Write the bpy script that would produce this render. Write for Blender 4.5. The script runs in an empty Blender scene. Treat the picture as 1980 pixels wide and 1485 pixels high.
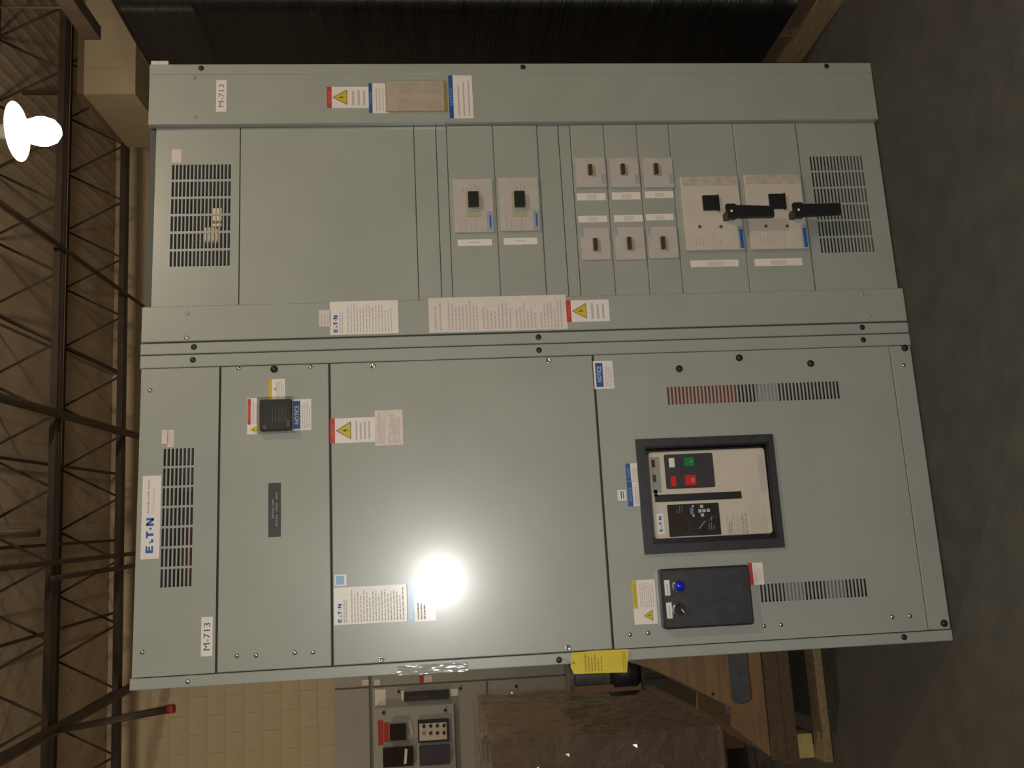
import bpy, bmesh, math, random
from mathutils import Vector, Matrix

random.seed(7)
SC = bpy.context.scene
COL = SC.collection

# ------------------------------------------------------------------ camera
# The photograph was taken with the camera turned a quarter turn: picture-left is up.
CAM = Vector((0.25425, -2.60307, 1.46652))
YAW, PITCH, ROLL, F = 0.204126, -0.088846, -0.033532, 1767.54
CD = Vector((math.sin(YAW)*math.cos(PITCH), math.cos(YAW)*math.cos(PITCH), math.sin(PITCH)))
_r = Vector((math.cos(YAW), -math.sin(YAW), 0)); _u = _r.cross(CD)
CR = math.cos(ROLL)*_r + math.sin(ROLL)*_u
CU = -math.sin(ROLL)*_r + math.cos(ROLL)*_u
cd = bpy.data.cameras.new('camera'); cam = bpy.data.objects.new('camera', cd); COL.objects.link(cam)
cd.sensor_fit = 'HORIZONTAL'; cd.sensor_width = 36; cd.lens = F/1980*36; cd.clip_start = 0.05; cd.clip_end = 100
m = Matrix.Identity(4)
for i in range(3):
    m[i][0] = -CU[i]; m[i][1] = CR[i]; m[i][2] = -CD[i]; m[i][3] = CAM[i]
cam.matrix_world = m
SC.camera = cam

# ------------------------------------------------------------------ view, world, flash
SC.view_settings.view_transform = 'Standard'; SC.view_settings.look = 'None'
SC.view_settings.gamma = 1; SC.view_settings.use_curve_mapping = False
SC.view_settings.exposure = 0.0
world = bpy.data.worlds.new('world'); SC.world = world; world.use_nodes = True
world.node_tree.nodes['Background'].inputs[0].default_value = (0.9, 0.75, 0.55, 1)
world.node_tree.nodes['Background'].inputs[1].default_value = 0.02
FLASH_W, LAMP_L = 102.0, 340.0
fl = bpy.data.lights.new('camera_flash', 'POINT'); fl.energy = FLASH_W; fl.shadow_soft_size = 0.018
fl.color = (1.0, 0.985, 0.93)
flo = bpy.data.objects.new('camera_flash', fl); COL.objects.link(flo)
flo.location = CAM - CR*0.022 - CU*0.018 - CD*0.01

# ------------------------------------------------------------------ pixel helpers
def ray(px, py): return CD + CR*((742.5-py)/F) + CU*((990-px)/F)
def face(px, py, Y=0.0):
    v = ray(px, py); t = (Y-CAM.y)/v.y; p = CAM + v*t
    return p.x, p.z
def R(x0, y0, x1, y1, Y=0.0):
    xm, ym = (x0+x1)/2, (y0+y1)/2
    return (face(xm, y1, Y)[0], face(xm, y0, Y)[0], face(x1, ym, Y)[1], face(x0, ym, Y)[1])  # xl,xr,zb,zt
AB = math.radians(-3.5)
EX = Vector((math.cos(AB), math.sin(AB), 0)); EY = Vector((-math.sin(AB), math.cos(AB), 0))
def bld(x, y, z): return EX*x + EY*y + Vector((0, 0, z))      # building axes to world

# ------------------------------------------------------------------ materials
MATS = {}
def mat(name, c, rough=0.5, metal=0.0, spec=0.5, var=0.0, scale=8.0, bump=0.0, bscale=60.0, coat=0.0, crough=0.1, bdist=.01,
        emit=None, estr=0.0, stretch=None, c2=None, trans=0.0, alpha=1.0):
    if name in MATS: return MATS[name]
    M = bpy.data.materials.new(name); M.use_nodes = True; nt = M.node_tree; b = nt.nodes['Principled BSDF']
    b.inputs['Base Color'].default_value = (*c, 1); b.inputs['Roughness'].default_value = rough
    b.inputs['Metallic'].default_value = metal; b.inputs['Specular IOR Level'].default_value = spec
    b.inputs['Coat Weight'].default_value = coat; b.inputs['Coat Roughness'].default_value = crough
    b.inputs['Transmission Weight'].default_value = trans; b.inputs['Alpha'].default_value = alpha
    if emit: b.inputs['Emission Color'].default_value = (*emit, 1); b.inputs['Emission Strength'].default_value = estr
    vec = None
    if var or bump:
        tc = nt.nodes.new('ShaderNodeTexCoord'); vec = tc.outputs['Object']
        if stretch:
            mp = nt.nodes.new('ShaderNodeMapping'); mp.inputs['Scale'].default_value = stretch
            nt.links.new(vec, mp.inputs['Vector']); vec = mp.outputs['Vector']
    if var:
        n = nt.nodes.new('ShaderNodeTexNoise'); n.inputs['Scale'].default_value = scale; n.inputs['Detail'].default_value = 5
        nt.links.new(vec, n.inputs['Vector'])
        mx = nt.nodes.new('ShaderNodeMix'); mx.data_type = 'RGBA'
        d = c2 if c2 else tuple(max(0, k*(1-var)) for k in c)
        e = c if c2 else tuple(min(1, k*(1+var)) for k in c)
        mx.inputs[6].default_value = (*e, 1); mx.inputs[7].default_value = (*d, 1)
        rp = nt.nodes.new('ShaderNodeMapRange'); rp.inputs[1].default_value = 0.35; rp.inputs[2].default_value = 0.65
        nt.links.new(n.outputs[0], rp.inputs[0]); nt.links.new(rp.outputs[0], mx.inputs[0])
        nt.links.new(mx.outputs[2], b.inputs['Base Color'])
    if bump:
        n2 = nt.nodes.new('ShaderNodeTexNoise'); n2.inputs['Scale'].default_value = bscale; n2.inputs['Detail'].default_value = 4
        nt.links.new(vec, n2.inputs['Vector'])
        bp = nt.nodes.new('ShaderNodeBump'); bp.inputs['Strength'].default_value = bump; bp.inputs['Distance'].default_value = bdist
        nt.links.new(n2.outputs[0], bp.inputs['Height']); nt.links.new(bp.outputs[0], b.inputs['Normal'])
    MATS[name] = M
    return M
PAINT = mat('grey_green_paint', (.352, .372, .340), .34, var=.035, scale=5, coat=.48, crough=.18)
PAINT_IN = mat('inner_steel', (.16, .16, .15), .6)
GAP = mat('dark_seam', (.05, .05, .045), .8)
BLACK = mat('black_plastic', (.012, .012, .013), .45)
PLUG = mat('black_plug', (.015, .016, .015), .5)
DGREY = mat('charcoal_plastic', (.035, .036, .042), .42, var=.1, scale=30)
SCREW = mat('zinc_screw', (.72, .72, .7), .22, metal=1)
WHITE = mat('label_white', (.80, .74, .70), .5, var=.02)
WHITE2 = mat('label_white_glossy', (.82, .80, .76), .34, coat=.55, crough=.17)
PINKW = mat('label_pinkish', (.72, .62, .58), .55, var=.08, scale=60)
INK = mat('grey_print', (.50, .465, .44), .6)
INKD = mat('dark_print', (.06, .06, .065), .6)
REDL = mat('label_red', (.50, .035, .03), .5)
REDT = mat('label_pale_red', (.62, .20, .16), .5)
YEL = mat('label_yellow', (.62, .48, .02), .5)
YELD = mat('caution_yellow', (.58, .40, .03), .5)
BLUE = mat('label_blue', (.018, .085, .30), .5)
BLUEP = mat('label_pale_blue', (.22, .42, .74), .34, coat=.5, crough=.17)
LOGO = mat('logo_blue', (.02, .10, .46), .5)
BEIGE = mat('breaker_beige', (.50, .455, .415), .45, var=.05, scale=25)
BEIGE2 = mat('breaker_cream', (.60, .535, .46), .42, var=.03, scale=20)
TAN = mat('toggle_surround', (.42, .38, .26), .5)
PALEB = mat('pale_blue_plate', (.33, .36, .40), .45)
REDB = mat('red_button', (.62, .02, .02), .35)
GREENB = mat('green_button', (.01, .22, .04), .35)
WHB = mat('white_button', (.75, .73, .70), .35)
PAPER = mat('document_paper', (.55, .45, .37), .5, var=.06, scale=40)
AMBER = mat('amber_film', (.42, .28, .06), .3)
CLEAR = mat('clear_cover', (.92, .95, .95), .06, trans=1.0, alpha=.35)
DBLUE = mat('blue_lens', (.005, .02, .55), .12, coat=.6)
CHROME = mat('chrome_ring', (.8, .8, .8), .12, metal=1)
REDBRD = mat('red_insulation_board', (.26, .040, .034), .6)
GREYBUS = mat('grey_busbar', (.22, .23, .23), .5)
YTAG = mat('yellow_tag', (.66, .52, .025), .55, var=.05, scale=30)
YTAGP = mat('tag_print', (.33, .25, .01), .6)
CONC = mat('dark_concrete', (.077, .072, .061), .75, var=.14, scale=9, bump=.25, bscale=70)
BLOCK = mat('cream_block_paint', (.66, .545, .385), .7, var=.06, scale=3, bump=.25, bscale=40)
MORTAR = mat('cream_mortar', (.58, .475, .33), .8, var=.06, scale=3)
DECK = mat('brown_roof_deck', (.46, .37, .28), .75, var=.12, scale=2.5)
STEEL = mat('dark_brown_steel', (.042, .029, .021), .6, var=.2, scale=6)
STEELR = mat('rust_brown_steel', (.055, .032, .020), .65, var=.2, scale=6)
DUCT = mat('beige_duct', (.33, .27, .19), .5, var=.05, scale=3)
DUCTB = mat('brown_duct_lining', (.13, .085, .055), .8)
REDP = mat('red_cap', (.28, .03, .025), .5)
LAMPW = mat('lamp_white', (.9, .88, .82), .5)
BULB = mat('lamp_bulb', (1, .95, .85), .5, emit=(1.0, .84, .60), estr=LAMP_L)
FILM = mat('black_stretch_film', (.010, .009, .009), .38, var=.45, scale=5, stretch=(.6, .6, 22), bump=.35, bscale=7)
WOOD = mat('skid_wood', (.30, .21, .11), .7, var=.18, scale=6, stretch=(14, 2, 14))
WOODD = mat('skid_wood_dark', (.12, .075, .042), .75, var=.18, scale=6, stretch=(14, 2, 14))
WOODX = mat('crate_plywood', (.27, .155, .07), .6, var=.14, scale=5, stretch=(1, 6, 9))
WOODE = mat('cut_timber_end', (.55, .44, .17), .7, var=.1, scale=20)
SLATE = mat('slate_blue_metal', (.10, .10, .105), .5, var=.15, scale=14)
WRAP = mat('film_wrapped_cardboard', (.20, .125, .08), .55, var=.25, scale=4, bump=1.0, bscale=20, coat=1.0, crough=.045, bdist=.022)
GEAR = mat('grey_gear_paint', (.33, .315, .29), .45, var=.04, scale=4)
GEARL = mat('gear_plate', (.36, .36, .335), .45)
ORANGE = mat('orange_red_label', (.42, .035, .018), .5)
PURP = mat('purple_grey_cover', (.045, .038, .055), .4)
MOTOR = mat('grey_casting', (.13, .13, .12), .5, var=.2, scale=12)
GLASSD = mat('dark_glass', (.015, .012, .012), .12)

# ------------------------------------------------------------------ mesh builder
class MB:
    def __init__(s, tf=None): s.v = []; s.f = []; s.tf = tf
    def add(s, vs, fs):
        n = len(s.v); s.v += [tuple(p) for p in vs]; s.f += [tuple(i+n for i in f) for f in fs]; return s
    def box(s, x0, x1, y0, y1, z0, z1):
        v = [(x, y, z) for z in (z0, z1) for y in (y0, y1) for x in (x0, x1)]
        return s.add(v, [(0, 2, 3, 1), (4, 5, 7, 6), (0, 1, 5, 4), (2, 6, 7, 3), (0, 4, 6, 2), (1, 3, 7, 5)])
    def plate(s, r, y0, y1): return s.box(r[0], r[1], y0, y1, r[2], r[3])
    def cbox(s, x0, x1, y0, y1, z0, z1, b):          # box with chamfered edges on its front (y0) side
        o = [(x0, z0), (x1, z0), (x1, z1), (x0, z1)]; i = [(x0+b, z0+b), (x1-b, z0+b), (x1-b, z1-b), (x0+b, z1-b)]
        v = [(x, y1, z) for x, z in o] + [(x, y0+b, z) for x, z in o] + [(x, y0, z) for x, z in i]
        f = [(3, 2, 1, 0), (8, 9, 10, 11)]
        for k in range(4):
            j = (k+1) % 4; f += [(k, j, 4+j, 4+k), (4+k, 4+j, 8+j, 8+k)]
        return s.add(v, f)
    def rbox(s, r, y0, y1, rad, ch=0.0, n=5):        # rounded-corner slab in XZ, optional chamfer at front
        x0, x1, z0, z1 = r
        def loop(q, y):
            out = []
            for cx, cz, a0 in ((x1-rad, z0+rad, -90), (x1-rad, z1-rad, 0), (x0+rad, z1-rad, 90), (x0+rad, z0+rad, 180)):
                for k in range(n+1):
                    a = math.radians(a0+90*k/n); out.append((cx+(rad-q)*math.cos(a), y, cz+(rad-q)*math.sin(a)))
            return out
        L = [loop(0, y1), loop(0, y0+ch)]
        if ch: L.append(loop(min(ch, rad*.9), y0))
        N = 4*(n+1); v = sum(L, []); f = []
        for a in range(len(L)-1):
            for k in range(N): j = (k+1) % N; f.append((a*N+k, a*N+j, (a+1)*N+j, (a+1)*N+k))
        f.append(tuple((len(L)-1)*N+k for k in range(N))); f.append(tuple(reversed(range(N))))
        return s.add(v, f)
    def cyl(s, p, q, r0, r1=None, n=16, caps=True):
        r1 = r0 if r1 is None else r1
        p, q = Vector(p), Vector(q); d = (q-p).normalized(); a = d.orthogonal().normalized(); b = d.cross(a)
        v = []
        for c, r in ((p, r0), (q, r1)):
            for k in range(n): t = 2*math.pi*k/n; v.append(c+a*(r*math.cos(t))+b*(r*math.sin(t)))
        f = [(k, (k+1) % n, n+(k+1) % n, n+k) for k in range(n)]
        if caps: f += [tuple(reversed(range(n))), tuple(range(n, 2*n))]
        return s.add(v, f)
    def lathe(s, c, prof, axis=Vector((0, 0, 1)), n=24):   # prof: (radius, height along axis)
        a = axis.orthogonal().normalized(); b = axis.cross(a); c = Vector(c); v = []; f = []
        for r, h in prof:
            for k in range(n): t = 2*math.pi*k/n; v.append(c+axis*h+a*(r*math.cos(t))+b*(r*math.sin(t)))
        for i in range(len(prof)-1):
            for k in range(n): j = (k+1) % n; f.append((i*n+k, i*n+j, (i+1)*n+j, (i+1)*n+k))
        f += [tuple(reversed(range(n))), tuple(range((len(prof)-1)*n, len(prof)*n))]
        return s.add(v, f)
    def prism(s, poly, y0, y1):                      # polygon of (x,z), extruded along y
        n = len(poly); v = [(x, y0, z) for x, z in poly]+[(x, y1, z) for x, z in poly]
        f = [tuple(range(n)), tuple(reversed(range(n, 2*n)))]+[(k, n+k, n+(k+1) % n, (k+1) % n) for k in range(n)]
        return s.add(v, f)
    def bar(s, p, q, w, h=None):                     # rectangular bar from p to q
        h = w if h is None else h
        p, q = Vector(p), Vector(q); d = (q-p).normalized()
        up = Vector((0, 0, 1)) if abs(d.z) < .9 else Vector((0, 1, 0))
        a = d.cross(up).normalized(); b = a.cross(d).normalized()
        v = [c+a*(i*w/2)+b*(j*h/2) for c in (p, q) for i, j in ((-1, -1), (1, -1), (1, 1), (-1, 1))]
        return s.add(v, [(3, 2, 1, 0), (4, 5, 6, 7), (0, 1, 5, 4), (1, 2, 6, 5), (2, 3, 7, 6), (3, 0, 4, 7)])
    def mesh(s, name, M, smooth=False):
        me = bpy.data.meshes.new(name)
        vs = [s.tf(*p) for p in s.v] if s.tf else s.v
        me.from_pydata([tuple(p) for p in vs], [], s.f)
        bm = bmesh.new(); bm.from_mesh(me); bmesh.ops.recalc_face_normals(bm, faces=bm.faces); bm.to_mesh(me); bm.free()
        if smooth:
            for p in me.polygons: p.use_smooth = True
        me.materials.append(M); return me
    def build(s, name, M, parent=None, smooth=False, label=None):
        return place(name, s.mesh(name, M, smooth), parent, label=label)
def place(name, me, parent=None, loc=(0, 0, 0), label=None):
    o = bpy.data.objects.new(name, me); COL.objects.link(o); o.location = loc
    if parent is not None:
        o.parent = parent
        if parent.type == 'EMPTY': o.matrix_parent_inverse = Matrix.Translation(-parent.location)
    if label: o['label'] = label
    if name == 'print': o['kind'] = 'stuff'
    return o
def thing(name, label, cat, loc, group=None):
    o = bpy.data.objects.new(name, None); COL.objects.link(o); o.location = loc; o.empty_display_size = .1
    o['label'] = label; o['category'] = cat
    if group: o['group'] = group
    return o
def tag(o, label, cat, group=None):
    o['label'] = label; o['category'] = cat
    if group: o['group'] = group
    return o
def struct(o, label=None):
    o['kind'] = 'structure'
    if label: o['label'] = label
    return o

def holed_panel(r, y0, y1, holes, tf=None):
    xs = sorted({r[0], r[1], *[h[0] for h in holes], *[h[1] for h in holes]})
    zs = sorted({r[2], r[3], *[h[2] for h in holes], *[h[3] for h in holes]})
    nx, nz = len(xs)-1, len(zs)-1
    solid = [[True]*nz for _ in range(nx)]
    for i in range(nx):
        cx = (xs[i]+xs[i+1])/2
        hs = [h for h in holes if h[0] < cx < h[1]]
        for j in range(nz):
            cz = (zs[j]+zs[j+1])/2
            if any(h[2] < cz < h[3] for h in hs): solid[i][j] = False
    mb = MB(tf); idx = {}
    def V(i, j, k):
        if (i, j, k) not in idx:
            idx[(i, j, k)] = len(mb.v); mb.v.append((xs[i], (y0, y1)[k], zs[j]))
        return idx[(i, j, k)]
    S = lambda i, j: 0 <= i < nx and 0 <= j < nz and solid[i][j]
    for i in range(nx):
        for j in range(nz):
            if not solid[i][j]: continue
            mb.f.append((V(i, j, 0), V(i+1, j, 0), V(i+1, j+1, 0), V(i, j+1, 0)))
            mb.f.append((V(i, j, 1), V(i, j+1, 1), V(i+1, j+1, 1), V(i+1, j, 1)))
            for di, dj, a, b in ((-1, 0, (i, j), (i, j+1)), (1, 0, (i+1, j), (i+1, j+1)), (0, -1, (i, j), (i+1, j)), (0, 1, (i, j+1), (i+1, j+1))):
                if not S(i+di, j+dj): mb.f.append((V(*a, 0), V(*b, 0), V(*b, 1), V(*a, 1)))
    return mb
def slots(r, cols, rows, fx=.86, fz=.56):            # cols across X, rows up Z -> list of hole rects
    out = []; w = (r[1]-r[0])/cols; h = (r[3]-r[2])/rows
    for a in range(cols):
        for b in range(rows):
            out.append((r[0]+w*(a+.5-fx/2), r[0]+w*(a+.5+fx/2), r[2]+h*(b+.5-fz/2), r[2]+h*(b+.5+fz/2)))
    return out

# lettering: fonts are collected and turned to meshes in one go
TEXTS = []
def text(s, x, z, h, Y, M, parent, align='CENTER', width=None, bold=0.0):
    TEXTS.append((s, x, z, h, Y, M, parent, align, width, bold))
def flush_texts():
    made = []
    for t in TEXTS:
        cu = bpy.data.curves.new('lettering', 'FONT'); cu.body = t[0]; cu.size = 1; cu.offset = t[9]; cu.resolution_u = 3
        cu.extrude = 0.0
        o = bpy.data.objects.new('tmp', cu); COL.objects.link(o); made.append((o, t))
    bpy.context.view_layer.update(); dg = bpy.context.evaluated_depsgraph_get()
    for o, (s, x, z, h, Y, M, parent, align, width, bold) in made:
        me = bpy.data.meshes.new_from_object(o.evaluated_get(dg))
        xs = [v.co.x for v in me.vertices]; zs = [v.co.y for v in me.vertices]
        k = h/max(1e-6, max(zs)-min(zs)); kx = k if width is None else width/(max(xs)-min(xs))
        cx = {'CENTER': (min(xs)+max(xs))/2, 'LEFT': min(xs), 'RIGHT': max(xs)}[align]; cz = (min(zs)+max(zs))/2
        for v in me.vertices: v.co = ((v.co.x-cx)*kx+x, Y, (v.co.y-cz)*k+z)
        me.materials.clear(); me.materials.append(M); me.name = 'lettering'
        bpy.data.objects.remove(o)
        place('lettering', me, parent)

def lines(mb, r, Y, n, fill=.5, ragged=.25, words=True, t=.0003):   # rows of unreadable small print
    h = (r[3]-r[2])/n
    for k in range(n):
        z = r[3]-h*(k+.5); x = r[0]; end = r[1]-random.random()*ragged*(r[1]-r[0])
        while x < end:
            w = (r[1]-r[0])*random.uniform(.06, .18) if words else end-x
            e = min(end, x+w); mb.box(x, e, Y-t, Y, z-h*fill/2, z+h*fill/2); x = e+(r[1]-r[0])*.025
    return mb
def sub(r, u0, v0, u1, v1):    # fraction of a rect, v downward
    W, H = r[1]-r[0], r[3]-r[2]
    return (r[0]+u0*W, r[0]+u1*W, r[3]-v1*H, r[3]-v0*H)
def eaton(r, Y, parent, M=None):      # the E A T . N word mark
    M = M or LOGO; mb = MB(); W, H = r[1]-r[0], r[3]-r[2]
    def q(u0, v0, u1, v1): mb.plate(sub(r, u0, v0, u1, v1), Y-.0003, Y)
    q(0, 0, .075, 1); q(.07, 0, .20, .24); q(.07, .38, .18, .62); q(.07, .76, .20, 1)
    x0 = r[0]
    mb.prism([(x0+.27*W, r[2]+.30*H), (x0+.31*W, r[2]+.30*H), (x0+.335*W, r[2]+.55*H), (x0+.30*W, r[2]+.55*H)], Y-.0003, Y)
    q(.30, .70, .39, 1)
    q(.42, 0, .62, .25); q(.485, .2, .56, 1)
    mb.cyl((x0+.69*W, Y-.0003, r[2]+.42*H), (x0+.69*W, Y, r[2]+.42*H), .17*H, n=14)
    q(.77, 0, .84, 1); q(.93, 0, 1, 1)
    mb.prism([(x0+.77*W, r[3]), (x0+.85*W, r[3]), (x0+1.0*W, r[2]), (x0+.92*W, r[2])], Y-.0003, Y)
    return mb.build('logo', M, parent)
def tri(r, Y, parent, border=True):   # warning triangle with bolt
    cx = (r[0]+r[1])/2
    MB().prism([(r[0], r[2]), (r[1], r[2]), (cx, r[3])], Y-.0004, Y).build('warning_triangle', YEL, parent)
    mb = MB(); W, H = r[1]-r[0], r[3]-r[2]
    mb.prism([(cx+.02*W, r[2]+.62*H), (cx-.09*W, r[2]+.36*H), (cx-.01*W, r[2]+.36*H), (cx-.05*W, r[2]+.10*H), (cx+.10*W, r[2]+.42*H), (cx+.01*W, r[2]+.42*H)], Y-.0007, Y-.0004)
    if border:
        for a, b in (((r[0], r[2]), (r[1], r[2])), ((r[1], r[2]), (cx, r[3])), ((cx, r[3]), (r[0], r[2]))):
            mb.bar((a[0], Y-.0005, a[1]), (b[0], Y-.0005, b[1]), .0005, W*.035)
    mb.build('bolt_symbol', INKD, parent)
def sticker(r, parent, M=None, name='label', Y=0.0, label=None, t=.0008):
    return MB().plate(r, Y-t, Y).build(name, M or WHITE, parent, label=label)

T = .0008
# ================================================================== THE SETTING
ZC, YWALL = 5.085, 8.085
NEARJ, FARJ, ZBOT = 5.03, 6.59, 4.46
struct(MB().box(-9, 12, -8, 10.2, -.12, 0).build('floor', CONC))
cm = MB(bld); xs = []; x = -8.6
while x < 12.2:
    xs += [(x, 0), (x+.03, .006), (x+.10, .006), (x+.13, 0)]; x += .15
vv = [(a, y, ZC+b) for y in (-7.6, YWALL+.2) for a, b in xs]; n = len(xs)
cm.add(vv, [(k, k+1, n+k+1, n+k) for k in range(n-1)])
vv2 = [(xs[0][0], -7.6, ZC+.12), (xs[-1][0], -7.6, ZC+.12), (xs[-1][0], YWALL+.2, ZC+.12), (xs[0][0], YWALL+.2, ZC+.12)]
cm.add(vv2, [(0, 1, 2, 3)])
struct(cm.build('ceiling', DECK))
wall = struct(MB(bld).box(-8.6, 12.2, YWALL+.006, YWALL+.2, 0, ZC).build('wall_back', MORTAR))
struct(MB(bld).box(-8.8, -8.6, -7.6, YWALL+.2, 0, ZC).build('wall_left', BLOCK))
struct(MB(bld).box(12.2, 12.4, -7.6, YWALL+.2, 0, ZC).build('wall_right', BLOCK))
struct(MB(bld).box(-8.8, 12.4, -7.8, -7.6, 0, ZC).build('wall_front', BLOCK))
BW, BH = .4, .2
bm_ = MB().cbox(-BW/2+.002, BW/2-.002, 0, .012, -BH/2+.002, BH/2-.002, .002)
bme = bm_.mesh('block', BLOCK)
def blockat(x, z):
    o = place('block', bme, wall); o.location = bld(x, YWALL-random.uniform(0, .0015)+.002, z); o.rotation_euler = (0, 0, AB)
nb = 0
for j in range(25):
    z = ZC-.06-BH*(j+.5)
    if z < 2.2: break
    x0, x1 = ((-3.2, 7.2) if j < 3 else (-3.2, 1.1))
    x = x0+(.2 if j % 2 else 0)
    while x < x1: blockat(x, z); x += BW; nb += 1
# the rest of the wall face, too far out of view for single blocks
rest = MB(bld); rest.box(-8.6, -3.42, YWALL, YWALL+.01, 0, ZC); rest.box(-3.42, 12.2, YWALL, YWALL+.01, 0, 2.1); rest.box(1.35, 12.2, YWALL, YWALL+.01, 2.1, 4.42); rest.box(7.45, 12.2, YWALL, YWALL+.01, 4.42, ZC)
WM = BLOCK.copy(); WM.name = 'cream_block_pattern'; nt = WM.node_tree; bs = nt.nodes['Principled BSDF']
tc = nt.nodes.new('ShaderNodeTexCoord'); vr = nt.nodes.new('ShaderNodeVectorRotate'); vr.rotation_type = 'Z_AXIS'; vr.inputs['Angle'].default_value = -AB
sx = nt.nodes.new('ShaderNodeSeparateXYZ'); cx = nt.nodes.new('ShaderNodeCombineXYZ'); ad = nt.nodes.new('ShaderNodeMath'); ad.inputs[1].default_value = -(ZC-.06)+8
bk = nt.nodes.new('ShaderNodeTexBrick'); bk.inputs['Scale'].default_value = 1; bk.inputs['Brick Width'].default_value = BW; bk.inputs['Row Height'].default_value = BH; bk.inputs['Mortar Size'].default_value = .004; bk.offset = .5
bk.inputs['Color1'].default_value = (.66, .545, .385, 1); bk.inputs['Color2'].default_value = (.63, .52, .365, 1); bk.inputs['Mortar'].default_value = (.54, .44, .30, 1)
nt.links.new(tc.outputs['Object'], vr.inputs['Vector']); nt.links.new(vr.outputs[0], sx.inputs[0]); nt.links.new(sx.outputs['X'], cx.inputs['X']); nt.links.new(sx.outputs['Z'], ad.inputs[0]); nt.links.new(ad.outputs[0], cx.inputs['Y'])
nt.links.new(cx.outputs[0], bk.inputs['Vector'])
for l in list(bs.inputs['Base Color'].links): nt.links.remove(l)
nt.links.new(bk.outputs['Color'], bs.inputs['Base Color'])
rest.build('painted_wall_face', WM, wall)

# ================================================================== MAIN SECTION (left cabinet)
W1, W2, H = .912, 1.825, 2.286
DEPTH = .86
def cabinet(root, x0, x1, top_y):
    mb = MB(); t = .003
    mb.box(x0, x0+t, .03, DEPTH, 0, H); mb.box(x1-t, x1, .03, DEPTH, 0, H)
    mb.box(x0+t, x1-t, DEPTH-t, DEPTH, 0, H); mb.box(x0+t, x1-t, .03, DEPTH-t, H-t, H); mb.box(x0+t, x1-t, .03, DEPTH-t, 0, t)
    mb.build('cabinet_shell', PAINT, root)
    MB().box(x0+t, x1-t, .50, .503, t, H-t).build('inner_barrier', PAINT_IN, root)
plugm = MB().lathe((0, 0, 0), [(.0085, 0), (.0085, .0015), (.006, .003), (.002, .0035)], Vector((0, -1, 0)), 14).mesh('hole_plug', PLUG, True)
plugb = MB().lathe((0, 0, 0), [(.0105, 0), (.0105, .003), (.0075, .008), (.002, .0095)], Vector((0, -1, 0)), 16).mesh('hole_plug', PLUG, True)
scrm = MB().lathe((0, 0, 0), [(.0065, 0), (.0062, .002), (.0045, .0038), (.0015, .0045)], Vector((0, -1, 0)), 14).mesh('screw', SCREW, True)
scrp = MB().lathe((0, 0, 0), [(.0062, 0), (.006, .002), (.0042, .0036), (.0015, .0042)], Vector((0, -1, 0)), 14).mesh('screw', PAINT, True)
scrb = MB().lathe((0, 0, 0), [(.0085, 0), (.0085, .0015), (.0055, .0025), (.0045, .0012)], Vector((0, -1, 0)), 16).mesh('screw', SCREW, True)
def at(px, py, me, name, root, Y=0.0):
    x, z = face(px, py, Y); place(name, me, root, (x, Y, z))

S1 = thing('switchboard_section', 'grey-green metal switchboard section with a framed main circuit breaker and black control box', 'switchboard', (W1/2, .4, 0))
cabinet(S1, 0, W1, 0)
G = .0028                                           # seam half width
pl = R(270, 712, 1740, 1308); PXL, PXR = face(1000, 1266)[0], face(1000, 692)[0]
def zc(px, py, Y=0): return face(px, py, Y)[1]
z12, z23, z34, z4k = zc(422, 1005), zc(640, 995), zc(1166, 970), zc(1756, 940)
ztop = H-.006
for a, b in ((0, PXL-G), (PXR+G, W1-.0015)):
    MB().cbox(a, b, 0, .03, 0, H, .002).build('post', PAINT, S1)
MB().box(PXL-G, PXR+G, .022, .03, 0, H).build('seam_backing', GAP, S1)
# upper vented panel
rp = (PXL, PXR, z12+G, ztop); v1 = R(312, 865, 374.5, 1137)
mb = holed_panel(rp, -.002, .0005, slots(v1, 7, 8, .88, .60)); mb.build('vent_panel', PAINT, S1)
MB().cbox(PXL, PXR, -.002, .016, z23+G, z12-G, .0018).build('blank_panel', PAINT, S1)
MB().cbox(PXL, PXR, -.002, .016, z34+G, z23-G, .0022).build('door', PAINT, S1)
vu = R(1288, 743, 1624, 777); vl = R(1468, 1124, 1677, 1159)
brO = R(1252, 860, 1494, 1048)
mb = holed_panel((PXL, PXR, z4k+G*.7, z34-G), -.002, .0005, slots(vu, 1, 47, 1, .54)+slots(vl, 1, 29, 1, .54)+[brO]); mb.build('breaker_door', PAINT, S1)
MB().cbox(PXL, PXR, -.002, .016, .004, z4k-G*.7, .0018).build('kick_plate', PAINT, S1)
# the seam backing must not block the vents: cut it there
so = [o for o in S1.children if o.name.startswith('seam_backing')][0]
def pad(r, d): return (r[0]-d, r[1]+d, r[2]-d, r[3]+d)
so.data = holed_panel((PXL-G, PXR+G, 0, H-.004), .022, .03, [pad(v1, .01), pad(vu, .01), pad(vl, .01), pad(brO, .002)]).mesh('seam_backing', GAP)
# things glimpsed through the slots
rb = R(1286, 736, 1432, 784); MB().plate(rb, .034, .038).build('insulation_board', REDBRD, S1, label='dark red board behind the vent slots')
rb = R(1472, 736, 1513, 784); MB().plate(rb, .033, .06).build('inner_bracket', PAINT, S1)
rb = R(1528, 1112, 1562, 1166); MB().plate(rb, .033, .06).build('inner_bracket', GREYBUS, S1)
rb = R(1612, 1112, 1650, 1166); MB().plate(rb, .05, .08).build('inner_bracket', GREYBUS, S1)
rb = R(330, 950, 352, 1130); MB().plate(rb, .10, .12).build('busbar', mat('dark_maroon', (.05, .012, .014), .6), S1)
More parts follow.
